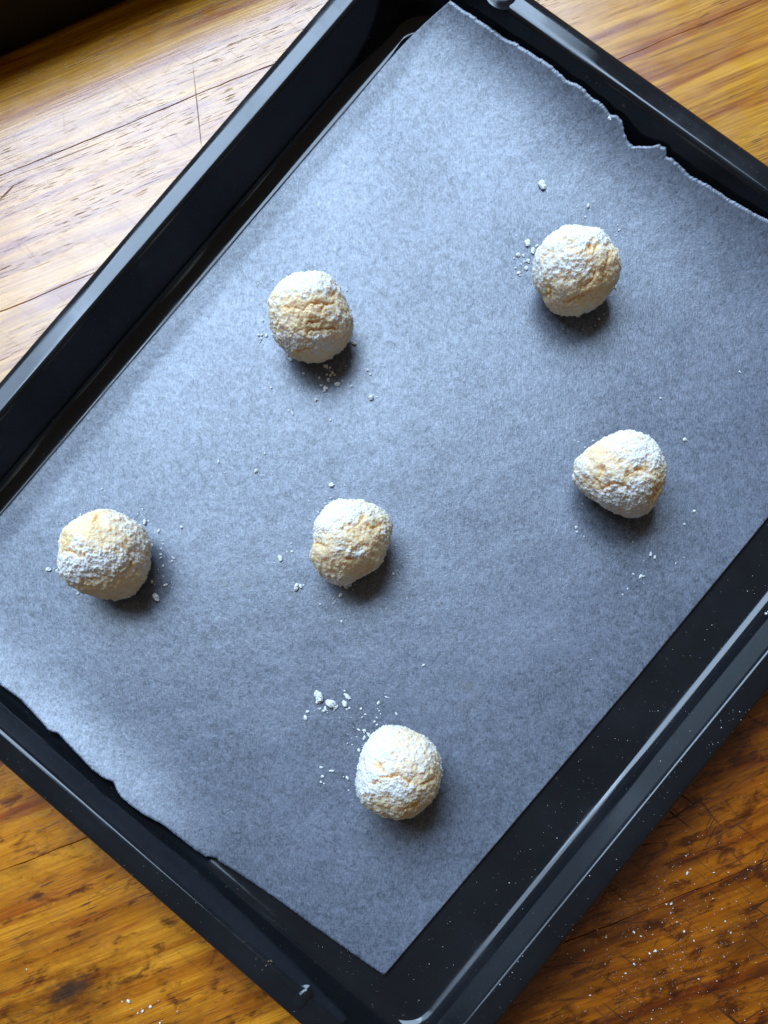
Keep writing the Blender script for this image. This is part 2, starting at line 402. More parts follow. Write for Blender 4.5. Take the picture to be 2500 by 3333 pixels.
# ------------------------------------------------------------------ measured layout (millimetres)
COOKIES = [
 dict(c=(-53.3,88.0,21.2), e=(0.1752,-0.5343,0.8270),
  r=(20.0,20.0,19.9,19.7,19.1,20.3,20.2,19.8,19.7,20.5,20.3,20.0,20.4,21.2,21.7,21.8,21.3,20.5,19.9,20.3,20.8,21.2,21.4,20.8,20.1,19.9,20.1,20.4,20.5,20.8,21.1,20.8),
  cracks=[[(-12.4,5.2),(-6.7,4.5),(-2.5,4.3),(0.1,6.4),(5.9,6.7),(12.2,6.3)],[(5.7,2.7),(7.1,5.3)],[(-1.3,-1.3),(4.1,-1.3)],[(-1.8,-6.5),(0.0,-5.0),(5.1,-4.7),(12.3,-4.4)],[(-16.0,-2.2),(-15.8,-4.8)],[(12.9,11.0),(13.2,9.6)],[(-7.5,-14.3),(-1.4,-13.3)]],
  patches=[(1.6,4.6,19.3,3.9,-1.0),(-2.9,-0.5,7.3,3.9,-0.7),(7.2,-4.3,11.1,3.4,-0.8),(-5.5,-6.4,5.8,2.9,-0.8),(14.0,-10.8,8.2,7.3,-0.9),(-0.1,-17.5,9.7,2.4,-0.9),(11.7,-0.3,7.3,4.4,1.0),(2.4,15.0,12.1,5.3,0.9),(-17.8,4.4,3.9,7.3,0.5),(-9.5,-9.0,9.7,3.9,0.7),(5.7,-7.7,4.4,3.9,0.8),(0.3,-12.1,8.7,2.9,0.5),(-9.6,9.0,7.7,2.9,-0.5),(7.4,9.6,5.8,2.9,-0.6)]),
 dict(c=(79.7,112.0,20.9), e=(-0.1205,-0.5751,0.8092),
  r=(21.0,20.9,20.5,18.9,20.0,20.1,20.0,19.8,19.5,19.4,18.8,19.9,20.2,20.0,20.8,21.6,21.4,21.7,21.4,19.9,19.7,19.5,18.9,18.0,18.3,18.9,19.7,19.8,20.3,20.9,21.2,21.1),
  cracks=[[(-12.5,-6.7),(-11.4,-9.6),(-15.1,-10.7)],[(16.0,7.9),(14.3,1.7),(13.7,-4.4)],[(3.7,-6.8),(9.1,-2.9),(10.3,1.0)],[(-4.0,-13.7),(2.1,-11.9),(8.0,-8.6)],[(6.1,10.5),(6.2,9.1)],[(8.7,10.1),(8.9,9.2)]],
  patches=[(14.8,4.1,5.9,6.4,-1.0),(8.2,-6.1,11.4,5.9,-1.0),(4.2,-12.2,12.9,4.5,-0.8),(-7.0,-3.1,5.4,3.0,-0.7),(-9.7,15.5,4.9,5.4,-0.8),(-6.5,6.8,6.4,2.2,-0.9),(6.2,9.8,1.4,1.9,-1.2),(8.8,9.6,1.1,1.6,-1.2),(6.0,5.3,1.4,1.6,-1.2),(-13.5,-10.3,3.5,3.5,-0.8),(3.8,13.2,12.4,5.9,0.9),(-9.4,1.9,11.9,5.4,0.9),(-1.1,-8.6,6.4,4.0,0.6),(16.7,-1.5,3.5,3.5,0.4),(-9.7,-15.9,5.9,3.0,-0.3)]),
 dict(c=(-152.1,-32.9,22.3), e=(0.4167,-0.2763,0.8660),
  r=(21.0,22.0,23.3,24.1,23.7,23.5,22.9,23.0,23.3,23.6,23.7,23.4,22.6,21.9,21.4,21.2,21.1,21.8,21.4,22.0,20.8,19.9,20.2,20.4,20.3,19.9,19.6,19.5,19.8,20.7,21.3,21.0),
  cracks=[[(-17.9,0.8),(-14.6,0.1),(-12.9,-1.6)],[(-1.7,17.7),(-2.9,15.9),(-3.8,12.8)],[(11.8,-5.4),(8.9,-9.1)],[(-18.5,7.3),(-18.0,3.4)],[(18.8,-0.8),(21.4,-1.1)]],
  patches=[(-1.5,11.1,13.3,7.2,-1.0),(-8.7,10.5,5.6,5.6,-0.8),(1.3,-16.8,13.3,5.6,-1.0),(-9.2,-18.5,7.7,3.1,-0.8),(13.4,-12.8,4.6,7.7,-0.6),(2.3,5.4,7.7,4.1,-0.7),(9.9,13.5,6.7,4.1,0.8),(-8.1,-5.9,14.3,5.6,1.0),(-9.2,4.4,3.6,3.6,1.0),(9.6,0.0,10.2,6.1,0.5),(-18.3,5.2,3.1,5.6,-0.4),(6.4,-13.2,4.1,2.6,-0.5),(-15.8,-12.5,6.7,3.6,0.7)]),
 dict(c=(-31.2,-26.9,20.7), e=(0.1422,-0.3135,0.9389),
  r=(16.2,18.1,19.8,20.3,20.8,20.3,20.8,21.2,20.1,18.6,17.3,17.9,18.8,19.4,19.4,19.3,20.7,22.0,23.9,23.7,22.7,21.7,20.9,20.3,19.7,20.0,20.0,19.3,18.4,18.0,17.2,16.5),
  cracks=[[(9.4,7.5),(12.5,7.0),(16.2,8.6)],[(-0.5,-7.4),(1.8,-8.5)],[(-15.7,-0.4),(-13.1,-1.2)],[(11.8,-11.4),(2.5,-18.7)],[(3.0,5.9),(7.6,11.2)]],
  patches=[(-5.1,10.7,8.1,7.1,1.0),(6.7,14.2,5.7,2.8,0.7),(16.6,5.1,1.7,4.7,1.0),(-6.4,-7.9,2.1,2.4,0.8),(5.0,-5.6,5.2,2.6,0.6),(-4.8,-16.9,5.7,2.8,0.8),(-13.4,2.3,2.4,3.3,0.7),(18.9,1.1,0.9,2.4,0.8),(-8.5,0.5,6.6,5.2,-1.0),(7.5,5.0,7.1,4.7,-1.0),(-6.5,-11.9,8.1,3.8,-1.0),(4.9,-11.0,9.5,3.8,-1.1),(-14.1,-5.2,4.3,4.7,-0.9),(14.3,-1.6,5.2,5.7,-0.9),(12.2,12.5,3.8,2.4,-0.7),(-10.7,-13.0,1.2,1.4,0.7),(-3.1,-3.0,1.9,1.7,0.6),(0.9,17.2,4.3,1.7,-0.4),(10.9,-11.4,5.7,1.9,0.3)]),
 dict(c=(102.6,7.9,21.2), e=(-0.1905,-0.3869,0.9022),
  r=(23.7,22.4,20.8,19.0,17.7,17.0,17.2,17.9,19.1,20.4,22.1,22.8,22.9,21.6,21.7,21.2,20.5,20.0,19.7,19.6,19.9,19.8,19.6,19.2,18.8,18.4,18.3,18.6,18.9,20.2,21.8,23.4),
  cracks=[[(-12.3,-2.9),(-10.1,-4.6)],[(-8.8,-7.6),(-5.4,-5.0),(2.1,-5.4),(3.7,-8.4)],[(1.8,-1.6),(6.4,1.0),(9.4,1.8)],[(-11.0,-1.6),(-8.7,2.7)],[(15.0,-12.7),(16.7,-7.1)]],
  patches=[(-12.3,10.4,5.9,4.4,-1.0),(-10.9,-3.3,3.4,5.9,-0.9),(1.7,0.1,7.9,3.0,-0.9),(6.4,15.3,3.0,1.4,-1.1),(17.8,-10.1,3.4,7.9,-1.0),(16.6,-2.0,2.7,3.0,-0.8),(-5.4,6.1,5.4,3.0,-0.7),(7.3,9.8,9.9,5.9,0.9),(-1.8,-11.5,8.9,4.9,0.9),(9.8,-8.0,8.9,6.4,0.7),(-7.5,-0.7,5.4,3.0,0.5),(-19.3,1.9,3.9,4.4,0.3),(1.6,11.1,1.2,2.5,-0.7),(2.6,-16.3,3.9,1.5,-0.6)]),
 dict(c=(-3.6,-140.9,22.0), e=(0.0769,-0.0252,0.9967),
  r=(19.6,20.7,21.1,22.0,22.3,21.8,21.4,21.4,22.0,21.9,21.2,20.6,20.5,20.5,20.5,20.3,20.6,21.0,21.3,21.9,21.9,21.6,21.8,22.3,22.9,23.8,23.8,22.2,21.3,20.4,19.5,19.2),
  cracks=[[(-9.9,5.2),(-8.5,4.3),(-6.5,2.0)],[(-7.9,-1.4),(-4.1,-1.4),(0.7,-0.8),(5.1,-3.6)],[(-11.2,-4.8),(-8.3,-2.9)],[(10.4,-4.5),(17.6,-1.5)],[(2.9,-17.0),(10.1,-13.6)]],
  patches=[(5.2,16.6,4.8,5.3,-0.9),(6.9,2.2,5.8,4.3,-0.8),(5.8,-17.9,7.7,3.8,-1.0),(16.2,-7.7,3.8,7.2,-0.8),(-3.9,15.5,2.9,2.4,-0.6),(-7.3,-9.6,4.3,2.9,-0.7),(-10.0,-15.8,8.7,2.4,-0.7),(-9.0,6.2,11.1,12.0,0.7),(-14.1,-3.9,5.3,5.8,0.6),(1.3,-4.1,3.8,3.8,0.8),(-1.5,-11.4,5.8,3.4,0.4),(1.1,-19.5,2.9,2.4,0.5),(12.6,9.0,5.8,5.8,0.1)]),
]
# sugar crumbs on the paper: x, y, radius in mm, by the dough ball they lie beside
CRUMBS = [
 [(-85.0,117.9,0.73),(-81.8,97.5,0.92),(-81.7,92.2,0.61),(-83.8,89.5,0.86),(-81.9,89.6,0.76),(-79.5,89.4,0.86),(-82.4,87.5,0.91),(-81.3,84.8,0.65),(-82.8,86.0,0.60),(-33.3,85.0,1.88),(-47.3,72.2,1.47),(-45.3,71.3,0.98),(-43.8,68.7,1.22),(-46.9,67.8,0.68),(-44.9,67.3,0.87),(-42.7,67.5,0.78),(-50.7,65.9,0.97),(-45.7,64.6,1.55),(-41.2,62.6,1.45),(-47.5,60.1,1.83),(-48.6,58.3,0.72),(-49.8,62.0,0.77),(-45.5,56.7,0.62),(-59.2,68.5,0.68),(-61.2,59.7,0.82),(-75.9,60.9,0.73),(-25.4,70.0,0.97),(-23.9,68.0,0.82),(-23.2,55.0,1.67),(-20.3,55.5,0.57),(-52.2,54.3,1.35),(-64.5,46.9,1.25),(-66.3,48.5,0.58),(-44.3,43.2,0.66),(-66.3,76.1,1.24),(-37.4,113.7,0.61),(-82.9,39.9,0.38),(-34.0,74.9,0.44),(-38.7,64.3,0.72),(-70.0,69.2,0.39),(-36.9,72.5,0.39),(-67.7,78.8,0.99),(-33.8,61.4,1.06),(-77.2,119.8,0.52)],
 [(64.2,169.5,2.29),(57.0,138.6,1.99),(60.0,134.3,1.56),(61.9,136.8,1.05),(52.2,132.2,1.14),(54.9,131.9,0.83),(50.2,130.3,0.62),(55.5,128.5,1.03),(57.4,128.7,1.45),(53.7,127.1,0.83),(50.9,124.9,0.62),(56.5,124.6,1.29),(52.6,122.3,1.03),(53.2,120.9,0.61),(58.5,125.8,0.46),(51.0,142.7,0.63),(49.7,119.8,0.46),(88.0,156.9,0.97),(86.8,151.6,0.54),(103.3,146.1,0.59),(104.0,143.5,0.64),(102.5,140.9,0.48),(112.0,134.2,0.53),(94.2,96.8,0.70),(96.7,99.2,0.66),(92.2,93.3,0.40),(82.5,156.9,0.38),(79.9,153.3,0.37),(85.4,149.1,0.48),(83.7,98.8,1.51),(102.5,114.0,1.34)],
 [(-163.9,6.3,0.55),(-152.1,-1.0,0.43),(-141.8,-4.6,0.86),(-144.3,-7.4,0.75),(-140.3,-7.4,0.37),(-140.2,-11.5,1.60),(-138.5,-10.7,0.64),(-141.7,-11.2,0.53),(-132.9,-16.2,0.95),(-120.8,-14.1,0.94),(-118.8,-1.4,0.53),(-131.0,-21.3,0.52),(-130.2,-23.1,0.63),(-131.2,-25.5,0.89),(-131.1,-28.5,0.68),(-131.0,-30.3,0.73),(-136.4,-23.8,1.16),(-136.7,-29.0,0.94),(-125.1,-29.7,0.62),(-124.3,-30.6,0.88),(-125.1,-32.2,0.93),(-117.7,-33.4,0.51),(-129.7,-34.7,0.73),(-132.2,-36.4,0.36),(-129.2,-40.2,0.52),(-135.1,-42.9,1.04),(-127.9,-44.8,1.13),(-132.6,-51.2,2.17),(-122.0,-50.2,0.56),(-124.5,-46.1,0.36),(-124.8,-43.5,0.41),(-174.1,-49.6,1.07),(-190.6,-36.9,1.43),(-187.5,-36.5,0.71),(-185.3,-37.8,1.64),(-172.6,-5.1,0.44),(-174.7,-7.6,0.66),(-185.3,-12.4,0.44),(-179.1,-9.5,0.39)],
 [(-42.7,8.5,1.37),(-44.8,9.5,0.51),(-36.0,8.4,0.66),(-43.2,1.5,0.66),(-45.9,-1.2,0.71),(-54.4,-0.1,0.51),(-58.1,-5.0,0.30),(-52.4,-7.4,0.40),(-49.3,-5.9,0.81),(-53.5,-9.8,0.35),(-54.6,-13.7,0.35),(-59.4,-17.5,0.30),(-63.0,-22.5,0.60),(-64.9,-26.8,0.55),(-62.4,-26.8,0.90),(-68.2,-30.4,1.60),(-67.0,-32.6,0.50),(-71.5,-32.7,0.35),(-59.4,-45.4,2.07),(-57.3,-44.9,1.23),(-55.9,-44.3,0.59),(-36.4,-49.4,1.36),(-40.4,-51.4,0.53),(-40.0,-53.6,0.87),(-46.9,-54.2,0.63),(-48.1,-53.5,0.34),(-38.2,-51.3,0.29),(-35.7,-63.0,0.96),(-33.8,-44.7,1.36),(-31.9,-44.1,0.97),(-29.2,-43.7,0.49),(-12.8,-34.9,0.39),(-9.7,-38.2,0.68),(-11.7,-31.2,0.34),(-8.7,-23.5,0.44),(-18.7,-37.2,0.49),(-2.4,-50.8,0.38),(-12.9,-56.4,0.43),(-30.4,-46.6,0.29),(-18.2,-49.0,0.34),(-70.3,-12.1,0.51)],
 [(91.4,31.8,0.78),(83.9,31.3,0.52),(82.1,32.1,0.41),(87.4,28.4,0.57),(137.6,32.3,1.06),(142.2,-5.0,0.88),(86.1,-1.4,0.65),(82.9,-13.5,1.00),(83.4,-15.9,0.89),(87.0,-18.3,0.45),(137.3,-11.8,0.72),(120.4,-27.4,1.10),(122.4,-28.8,0.80),(132.9,-31.9,0.60),(115.7,-38.6,1.74),(111.7,-37.6,0.59),(108.9,-45.0,0.54),(106.5,-48.1,0.44),(116.9,-30.7,0.30),(137.0,-28.8,0.30),(71.6,22.1,0.36),(109.7,-13.2,0.30),(117.0,-42.2,0.30),(111.3,-21.0,0.30)],
 [(-46.2,-101.7,2.98),(-46.7,-104.5,1.54),(-39.6,-105.4,3.07),(-37.5,-107.2,1.79),(-32.9,-105.3,1.79),(-31.7,-101.5,1.94),(-33.1,-98.7,0.87),(-30.6,-107.4,0.71),(-31.9,-108.1,0.66),(-42.8,-107.8,1.02),(-45.4,-108.1,0.62),(-46.5,-107.8,0.62),(-43.5,-109.1,0.72),(-44.5,-109.1,0.51),(-42.0,-108.8,0.61),(-41.7,-110.0,0.41),(-38.2,-108.9,0.61),(-51.8,-109.7,0.87),(-52.7,-112.9,1.23),(-48.2,-108.9,0.31),(-24.6,-107.8,0.71),(-22.4,-110.5,0.76),(-24.0,-112.1,0.61),(-15.7,-104.7,0.91),(-11.9,-101.6,0.91),(-12.7,-99.7,0.36),(-10.6,-102.0,0.36),(-16.2,-107.7,0.41),(-15.4,-108.7,0.41),(-14.6,-110.2,0.51),(-16.5,-112.2,0.56),(-17.6,-114.2,0.66),(-16.3,-115.8,0.61),(-6.6,-110.2,0.86),(-35.5,-112.6,0.31),(-25.5,-118.5,0.91),(-22.6,-118.9,1.12),(-20.3,-120.9,1.52),(-22.7,-122.5,1.42),(-26.5,-122.1,0.41),(-29.2,-122.8,0.41),(-31.1,-125.4,0.46),(-28.7,-126.1,0.51),(-25.2,-128.7,0.96),(-23.6,-126.4,0.41),(-44.2,-137.7,0.76),(-38.8,-139.4,1.22),(-43.3,-142.4,1.02),(-44.2,-145.1,0.97),(-42.5,-145.9,0.51),(-30.7,-142.8,1.01),(-32.6,-142.3,0.35),(-29.8,-149.0,0.41),(-31.0,-120.8,0.30)],
 [(-102.6,20.8,0.93),(-92.5,29.5,0.53),(-91.6,27.0,0.53),(-82.5,15.8,1.18),(-82.5,23.0,0.53),(-78.3,25.5,0.79),(-98.8,15.2,0.46),(-116.2,30.9,0.47),(-74.3,14.1,0.45),(165.5,67.9,0.84),(125.6,54.2,0.67),(72.6,-71.5,0.60),(6.8,-85.2,0.83),(-2.4,-50.7,0.42),(90.7,-81.3,0.42)],
]
TABLE_CRUMBS = [(-139.6,-257.4,1.18),(-142.9,-257.8,0.53),(-132.2,-262.3,0.92),(-134.6,-263.2,0.66),(-128.2,-259.9,0.91),(-114.5,-261.7,0.52),(-193.4,-243.2,0.55),(-123.1,-267.7,0.65),(139.1,-186.9,0.98),(131.3,-202.1,0.74),(128.9,-202.4,0.61),(123.5,-225.4,1.11),(127.1,-224.5,0.62),(113.0,-216.4,0.73),(116.4,-218.3,0.61),(109.1,-236.4,0.86),(106.2,-200.4,0.60),(137.5,-215.4,0.62),(88.7,-226.0,0.48),(113.0,-231.8,0.61),(120.7,-226.6,0.62),(138.6,-178.4,0.61),(152.1,-186.3,0.50),(142.3,-219.8,0.50),(157.5,-209.9,0.50),(99.4,-219.3,0.49),(160.2,-215.4,0.50),(91.6,-247.6,0.49),(144.4,-238.2,0.50)]
PAPER_TOP = [(-149.0,211.7,20.5),(-141.3,211.7,20.6),(-127.6,211.9,21.0),(-111.1,212.1,21.7),(-96.1,212.4,22.3),(-84.4,212.6,22.9),(-73.5,212.3,22.1),(-66.5,212.6,23.0),(-57.1,212.3,22.1),(-50.3,212.2,21.9),(-45.5,212.0,21.2),(-41.5,212.3,22.1),(-37.6,212.1,21.5),(-33.4,211.4,19.5),(-28.9,210.8,18.1),(-25.0,210.7,17.9),(-19.0,211.5,20.1),(-15.8,212.2,22.1),(-11.4,212.4,22.4),(-9.0,211.7,20.5),(-4.9,211.9,21.1),(5.8,211.6,20.3),(16.7,212.0,21.3),(31.0,212.0,21.5),(44.6,212.4,22.4),(52.2,212.7,23.4)]
PAPER_BOTTOM = [(-103.5,-207.6,9.4),(-90.0,-207.2,8.3),(-79.0,-207.6,9.5),(-72.7,-207.8,10.2),(-67.8,-208.2,11.0),(-63.1,-207.5,9.3),(-54.2,-207.9,10.2),(-45.3,-208.2,11.2),(-36.5,-208.6,12.1),(-29.0,-208.4,11.6),(-24.2,-207.8,10.0),(-20.0,-208.5,12.0),(-15.9,-208.9,13.0),(-10.5,-208.9,12.9),(-2.0,-208.6,12.1),(8.3,-207.6,9.5),(22.7,-207.0,8.0),(31.3,-206.7,7.0),(35.3,-206.4,6.2),(39.2,-204.0,5.6),(43.3,-203.6,5.2),(54.2,-202.2,4.4),(69.7,-200.5,4.0),(83.8,-199.1,4.0),(98.3,-198.2,4.0),(112.3,-196.8,4.0),(126.3,-195.4,4.0),(141.3,-193.8,4.0)]

# ------------------------------------------------------------------ table top of glued planks
def table_top():
    root = empty('table_top', (0, 0, 0), 0)
    tag(root, kind='structure')
    joints = [-0.62, -0.545, -0.47, -0.395, -0.315, -0.235, -0.168, -0.099, -0.027, 0.045, 0.116, 0.187, 0.2605, 0.335, 0.42, 0.50, 0.58]
    rng = random.Random(4)
    for i, (a, b) in enumerate(zip(joints[:-1], joints[1:])):
        hi_open, lo_open = i in (4, 6, 10, 11), i in (5, 7, 11, 12)
        gap = 0.0
        w, L, th, bv = (b - a) / 2 - gap, 0.70, 0.024, 0.0
        # the two open joints wander and gape unevenly
        N = 220 if (hi_open or lo_open) else 30
        v, f = [], []
        for k in range(N + 1):
            x = -L + 2 * L * k / N
            wob = []
            for sgn, on, jn in ((-1, lo_open, a), (1, hi_open, b)):
                if on:
                    pt = np.array([[x * 1000, jn * 1000, 0.0]])
                    wander = 0.0011 * float(vnoise(pt, 1 / 45.0, 5)[0]) + 0.0004 * float(vnoise(pt, 1 / 9.0, 6)[0])
                    gape = max(0.00002, 0.00015 + 0.0004 * float(fbm(pt, 1 / 22.0, 3, 9)[0]))
                    shut = float(sstep(0.0, 0.10, x)) if jn > -0.02 else (float(sstep(-0.16, -0.10, x)) if jn > -0.2 else float(sstep(0.0, -0.10, x)))
                    gape = gape * (1 - shut) * (0.6 if 0.1 < jn < 0.2 else 1.0)
                    wob.append(wander - sgn * gape)
                else: wob.append(-sgn * gap)
            h = (b - a) / 2
            y0, y1 = -h + wob[0], h + wob[1]
            bl, bh = (0.00025 if lo_open else bv), (0.00025 if hi_open else bv)
            sec = [(y0, -th), (y0, -bl - 1e-5), (y0 + bl, 0), (y1 - bh, 0), (y1, -bh - 1e-5), (y1, -th)]
            for (y, z) in sec: v.append((x, y, z))
        n = len(sec)
        for k in range(N):
            for q in range(n):
                q2 = (q + 1) % n
                f.append((k * n + q, k * n + q2, (k + 1) * n + q2, (k + 1) * n + q))
        f.append(tuple(range(n)))
        f.append(tuple(N * n + q for q in reversed(range(n))))
        me = pydata('plank', v, f, smooth=False)
        o = obj('plank', me, M_wood, root)
        mid = (a + b) / 2
        o.location = (-math.sin(GRAIN) * mid, math.cos(GRAIN) * mid, 0.0)
        o.rotation_euler = (0, 0, GRAIN)
table_top()

# dark low ledge at the back of the table (its mirror image darkens the wood in front of it)
def ledge():
    bm = bmesh.new()
    bmesh.ops.create_cube(bm, size=1.0)
    for v in bm.verts:
        v.co = Vector((v.co.x * 1.3, v.co.y * 0.16 + 0.08, v.co.z * 0.036 + 0.018))
    bmesh.ops.bevel(bm, geom=[e for e in bm.edges], offset=0.005, segments=4, affect='EDGES', profile=0.5)
    me = bpy.data.meshes.new('back_ledge')
    bm.to_mesh(me); bm.free()
    me.polygons.foreach_set('use_smooth', [True] * len(me.polygons))
    o = obj('back_ledge', me, M_dark)
    a = R(24.6)
    o.rotation_euler = (0, 0, a)
    p0 = Vector((-0.2004, 0.2681, 0.0006))
    o.location = p0
    tag(o, 'dark low ledge cut off by the top left corner of the picture', 'ledge')
ledge()

# ------------------------------------------------------------------ baking tray
TR = R(-38.5)                     # tray's own x axis points right and down in the picture
W2, L2, HT = 0.1933, 0.2300, 0.0310
TRAY_Z = 0.0004
def rounded_path(off, rad=0.036, seg=14, straight=26):
    """closed loop at distance off inside the outer edge; returns xy list"""
    w, l = W2 - off, L2 - off
    r = max(rad - off * 0.92, 0.003)
    pts = []
    cs = [(w - r, l - r, 0), (-(w - r), l - r, 90), (-(w - r), -(l - r), 180), (w - r, -(l - r), 270)]
    for i, (cx, cy, a0) in enumerate(cs):
        for k in range(seg + 1):
            a = R(a0 + 90 * k / seg)
            pts.append((cx + r * math.cos(a), cy + r * math.sin(a)))
        nx, ny, na = cs[(i + 1) % 4]
        ax, ay = pts[-1]
        bx, by = nx + r * math.cos(R(na)), ny + r * math.sin(R(na))
        for k in range(1, straight):
            t = k / straight
            pts.append((ax + (bx - ax) * t, ay + (by - ay) * t))
    return pts

def strip(profile):
    v, f = [], []
    n = None
    for off, z in profile:
        ring = rounded_path(off)
        n = len(ring)
        v += [(x, y, z) for x, y in ring]
    for k in range(len(profile) - 1):
        for i in range(n):
            j = (i + 1) % n
            f.append((k * n + i, k * n + j, (k + 1) * n + j, (k + 1) * n + i))
    return v, f, n

RW, RS = 0.0124, 0.01043
floor_z, rf = 0.0030, 0.0080
Z_OUT = HT - 0.0003
def bez(a, b, c, n):
    return [tuple((1 - t) ** 2 * a[k] + 2 * t * (1 - t) * b[k] + t * t * c[k] for k in (0, 1)) for t in (i / n for i in range(n + 1))]
# profile from outside to inside (offset from outer edge, height)
lip = [(0.0022, Z_OUT - 0.0075), (0.0008, Z_OUT - 0.0070), (0.0, Z_OUT - 0.0060), (0.0, Z_OUT - 0.0022), (0.0006, Z_OUT - 0.0008), (0.0018, Z_OUT)]
rim = lip + [(0.0050, Z_OUT + 0.00004), (0.0090, HT - 0.0002)]
turn = 74.0
wdir = Vector((math.cos(R(turn)), -math.sin(R(turn))))
corner = Vector((RW, HT))
e = corner + wdir * 0.0028
shoulder = [(0.0090, HT - 0.0002)] + bez((0.0104, HT - 0.00018), (RW + 0.0002, HT - 0.0001), (e.x, e.y), 7)
foot_z = floor_z + rf * (1 - math.sin(R(90 - turn)))
foot_x = e.x + (e.y - foot_z) / math.tan(R(turn))
cc = (foot_x + rf * math.sin(R(turn)), floor_z + rf)
fil = [(cc[0] + rf * math.cos(R(a)), cc[1] + rf * math.sin(R(a))) for a in np.linspace(-90 - turn, -90, 10)]
wall = shoulder + [(e.x + (fil[0][0] - e.x) * t, e.y + (fil[0][1] - e.y) * t) for t in (0.33, 0.67, 1.0)]
fil = fil + [(0.0335, floor_z), (0.038, floor_z)]
def profile_height(off):
    """top surface height of the tray at a distance inside its outer edge"""
    pr = rim + shoulder[1:] + wall[len(shoulder):] + fil[1:]
    o = [p[0] for p in pr]; z = [p[1] for p in pr]
    return float(np.interp(off, o[5:], z[5:]))

def tray():
    root = empty('baking_tray', (0, 0, TRAY_Z), TR)
    tag(root, 'black enamelled rectangular baking tray lying slantwise on the wooden table', 'baking tray')
    v, f, n = strip(rim)
    rm = obj('rim', pydata('rim', v, f), M_enamel, root)
    v, f, n = strip([(0.0022, Z_OUT - 0.0075), (0.0030, Z_OUT - 0.0066), (0.0030, Z_OUT - 0.0014), (0.0100, HT - 0.0014)])
    ru = obj('rim_underside', pydata('rim_underside', v, f), M_enamel, root)
    v, f, n = strip(wall)
    obj('side_wall', pydata('side_wall', v, f), M_enamel, root)
    v, f, n = strip(fil)
    base = (len(fil) - 1) * n
    f.append(tuple(base + i for i in range(n)))
    me = pydata('tray_floor', v, f)
    obj('tray_floor', me, M_enamel, root)
    out = [(0.0100, HT - 0.0014), (0.0112, HT - 0.005), (0.0160, 0.0095), (0.0182, 0.0052), (0.0215, 0.0026), (0.030, 0.0016), (0.04, 0.0016)]
    v, f, n = strip(out)
    f.append(tuple((len(out) - 1) * n + i for i in range(n)))
    obj('outer_shell', pydata('outer_shell', v, f), M_enamel, root)
    # pressed stop bumps on the rim
    def bump(x, y, rx, ry, rz, z, ang):
        bm = bmesh.new()
        bmesh.ops.create_uvsphere(bm, u_segments=28, v_segments=16, radius=1.0)
        bmesh.ops.delete(bm, geom=[q for q in bm.verts if q.co.z < -0.35], context='VERTS')
        for q in bm.verts:
            s = 1.0 + 0.9 * max(0.0, 0.35 - q.co.z) ** 2        # flare out into the rim
            q.co = Vector((q.co.x * rx * s, q.co.y * ry * s, q.co.z * rz))
        me = bpy.data.meshes.new('stop_bump'); bm.to_mesh(me); bm.free()
        me.polygons.foreach_set('use_smooth', [True] * len(me.polygons))
        o = obj('stop_bump', me, M_enamel, root)
        o.location = (x, y, z); o.rotation_euler = (R(0), 0, ang)
    bump(0.1174, -0.2205, 0.0036, 0.0056, 0.0018, HT - 0.0010, R(8))
    bump(-0.1240, 0.2215, 0.0075, 0.0060, 0.0016, HT - 0.0004, R(0))
    # baked-on residue on rim and wall
    rg = random.Random(3)
    for (x, y, z, r, cnt, mt) in ((0.095, -0.2185, HT - 0.0003, 0.0017, 7, M_residue), (0.1735, 0.062, 0.0165, 0.0022, 6, M_sugar)):
        vv, ff = [], []
        for k in range(cnt):
            c = Vector((x + rg.gauss(0, r * 0.4), y + rg.gauss(0, r), z))
            if mt is M_sugar: c.z += rg.gauss(0, r); 
            s = rg.uniform(0.25, 0.6) * r * 0.7
            b = len(vv)
            for d in ((1, 0, 0), (0, 1, 0), (-1, 0, 0), (0, -1, 0), (0, 0, 0.5), (0, 0, -0.5)):
                vv.append((c.x + d[0] * s * rg.uniform(.6, 1.3), c.y + d[1] * s * rg.uniform(.6, 1.3), c.z + d[2] * s))
            for i in range(4):
                ff.append((b + i, b + (i + 1) % 4, b + 4)); ff.append((b + (i + 1) % 4, b + i, b + 5))
        obj('residue_spot', pydata('residue_spot', vv, ff), mt, root)
    return root
TRAY = tray()
TM = Matrix.Translation((0, 0, TRAY_Z)) @ Matrix.Rotation(TR, 4, 'Z')

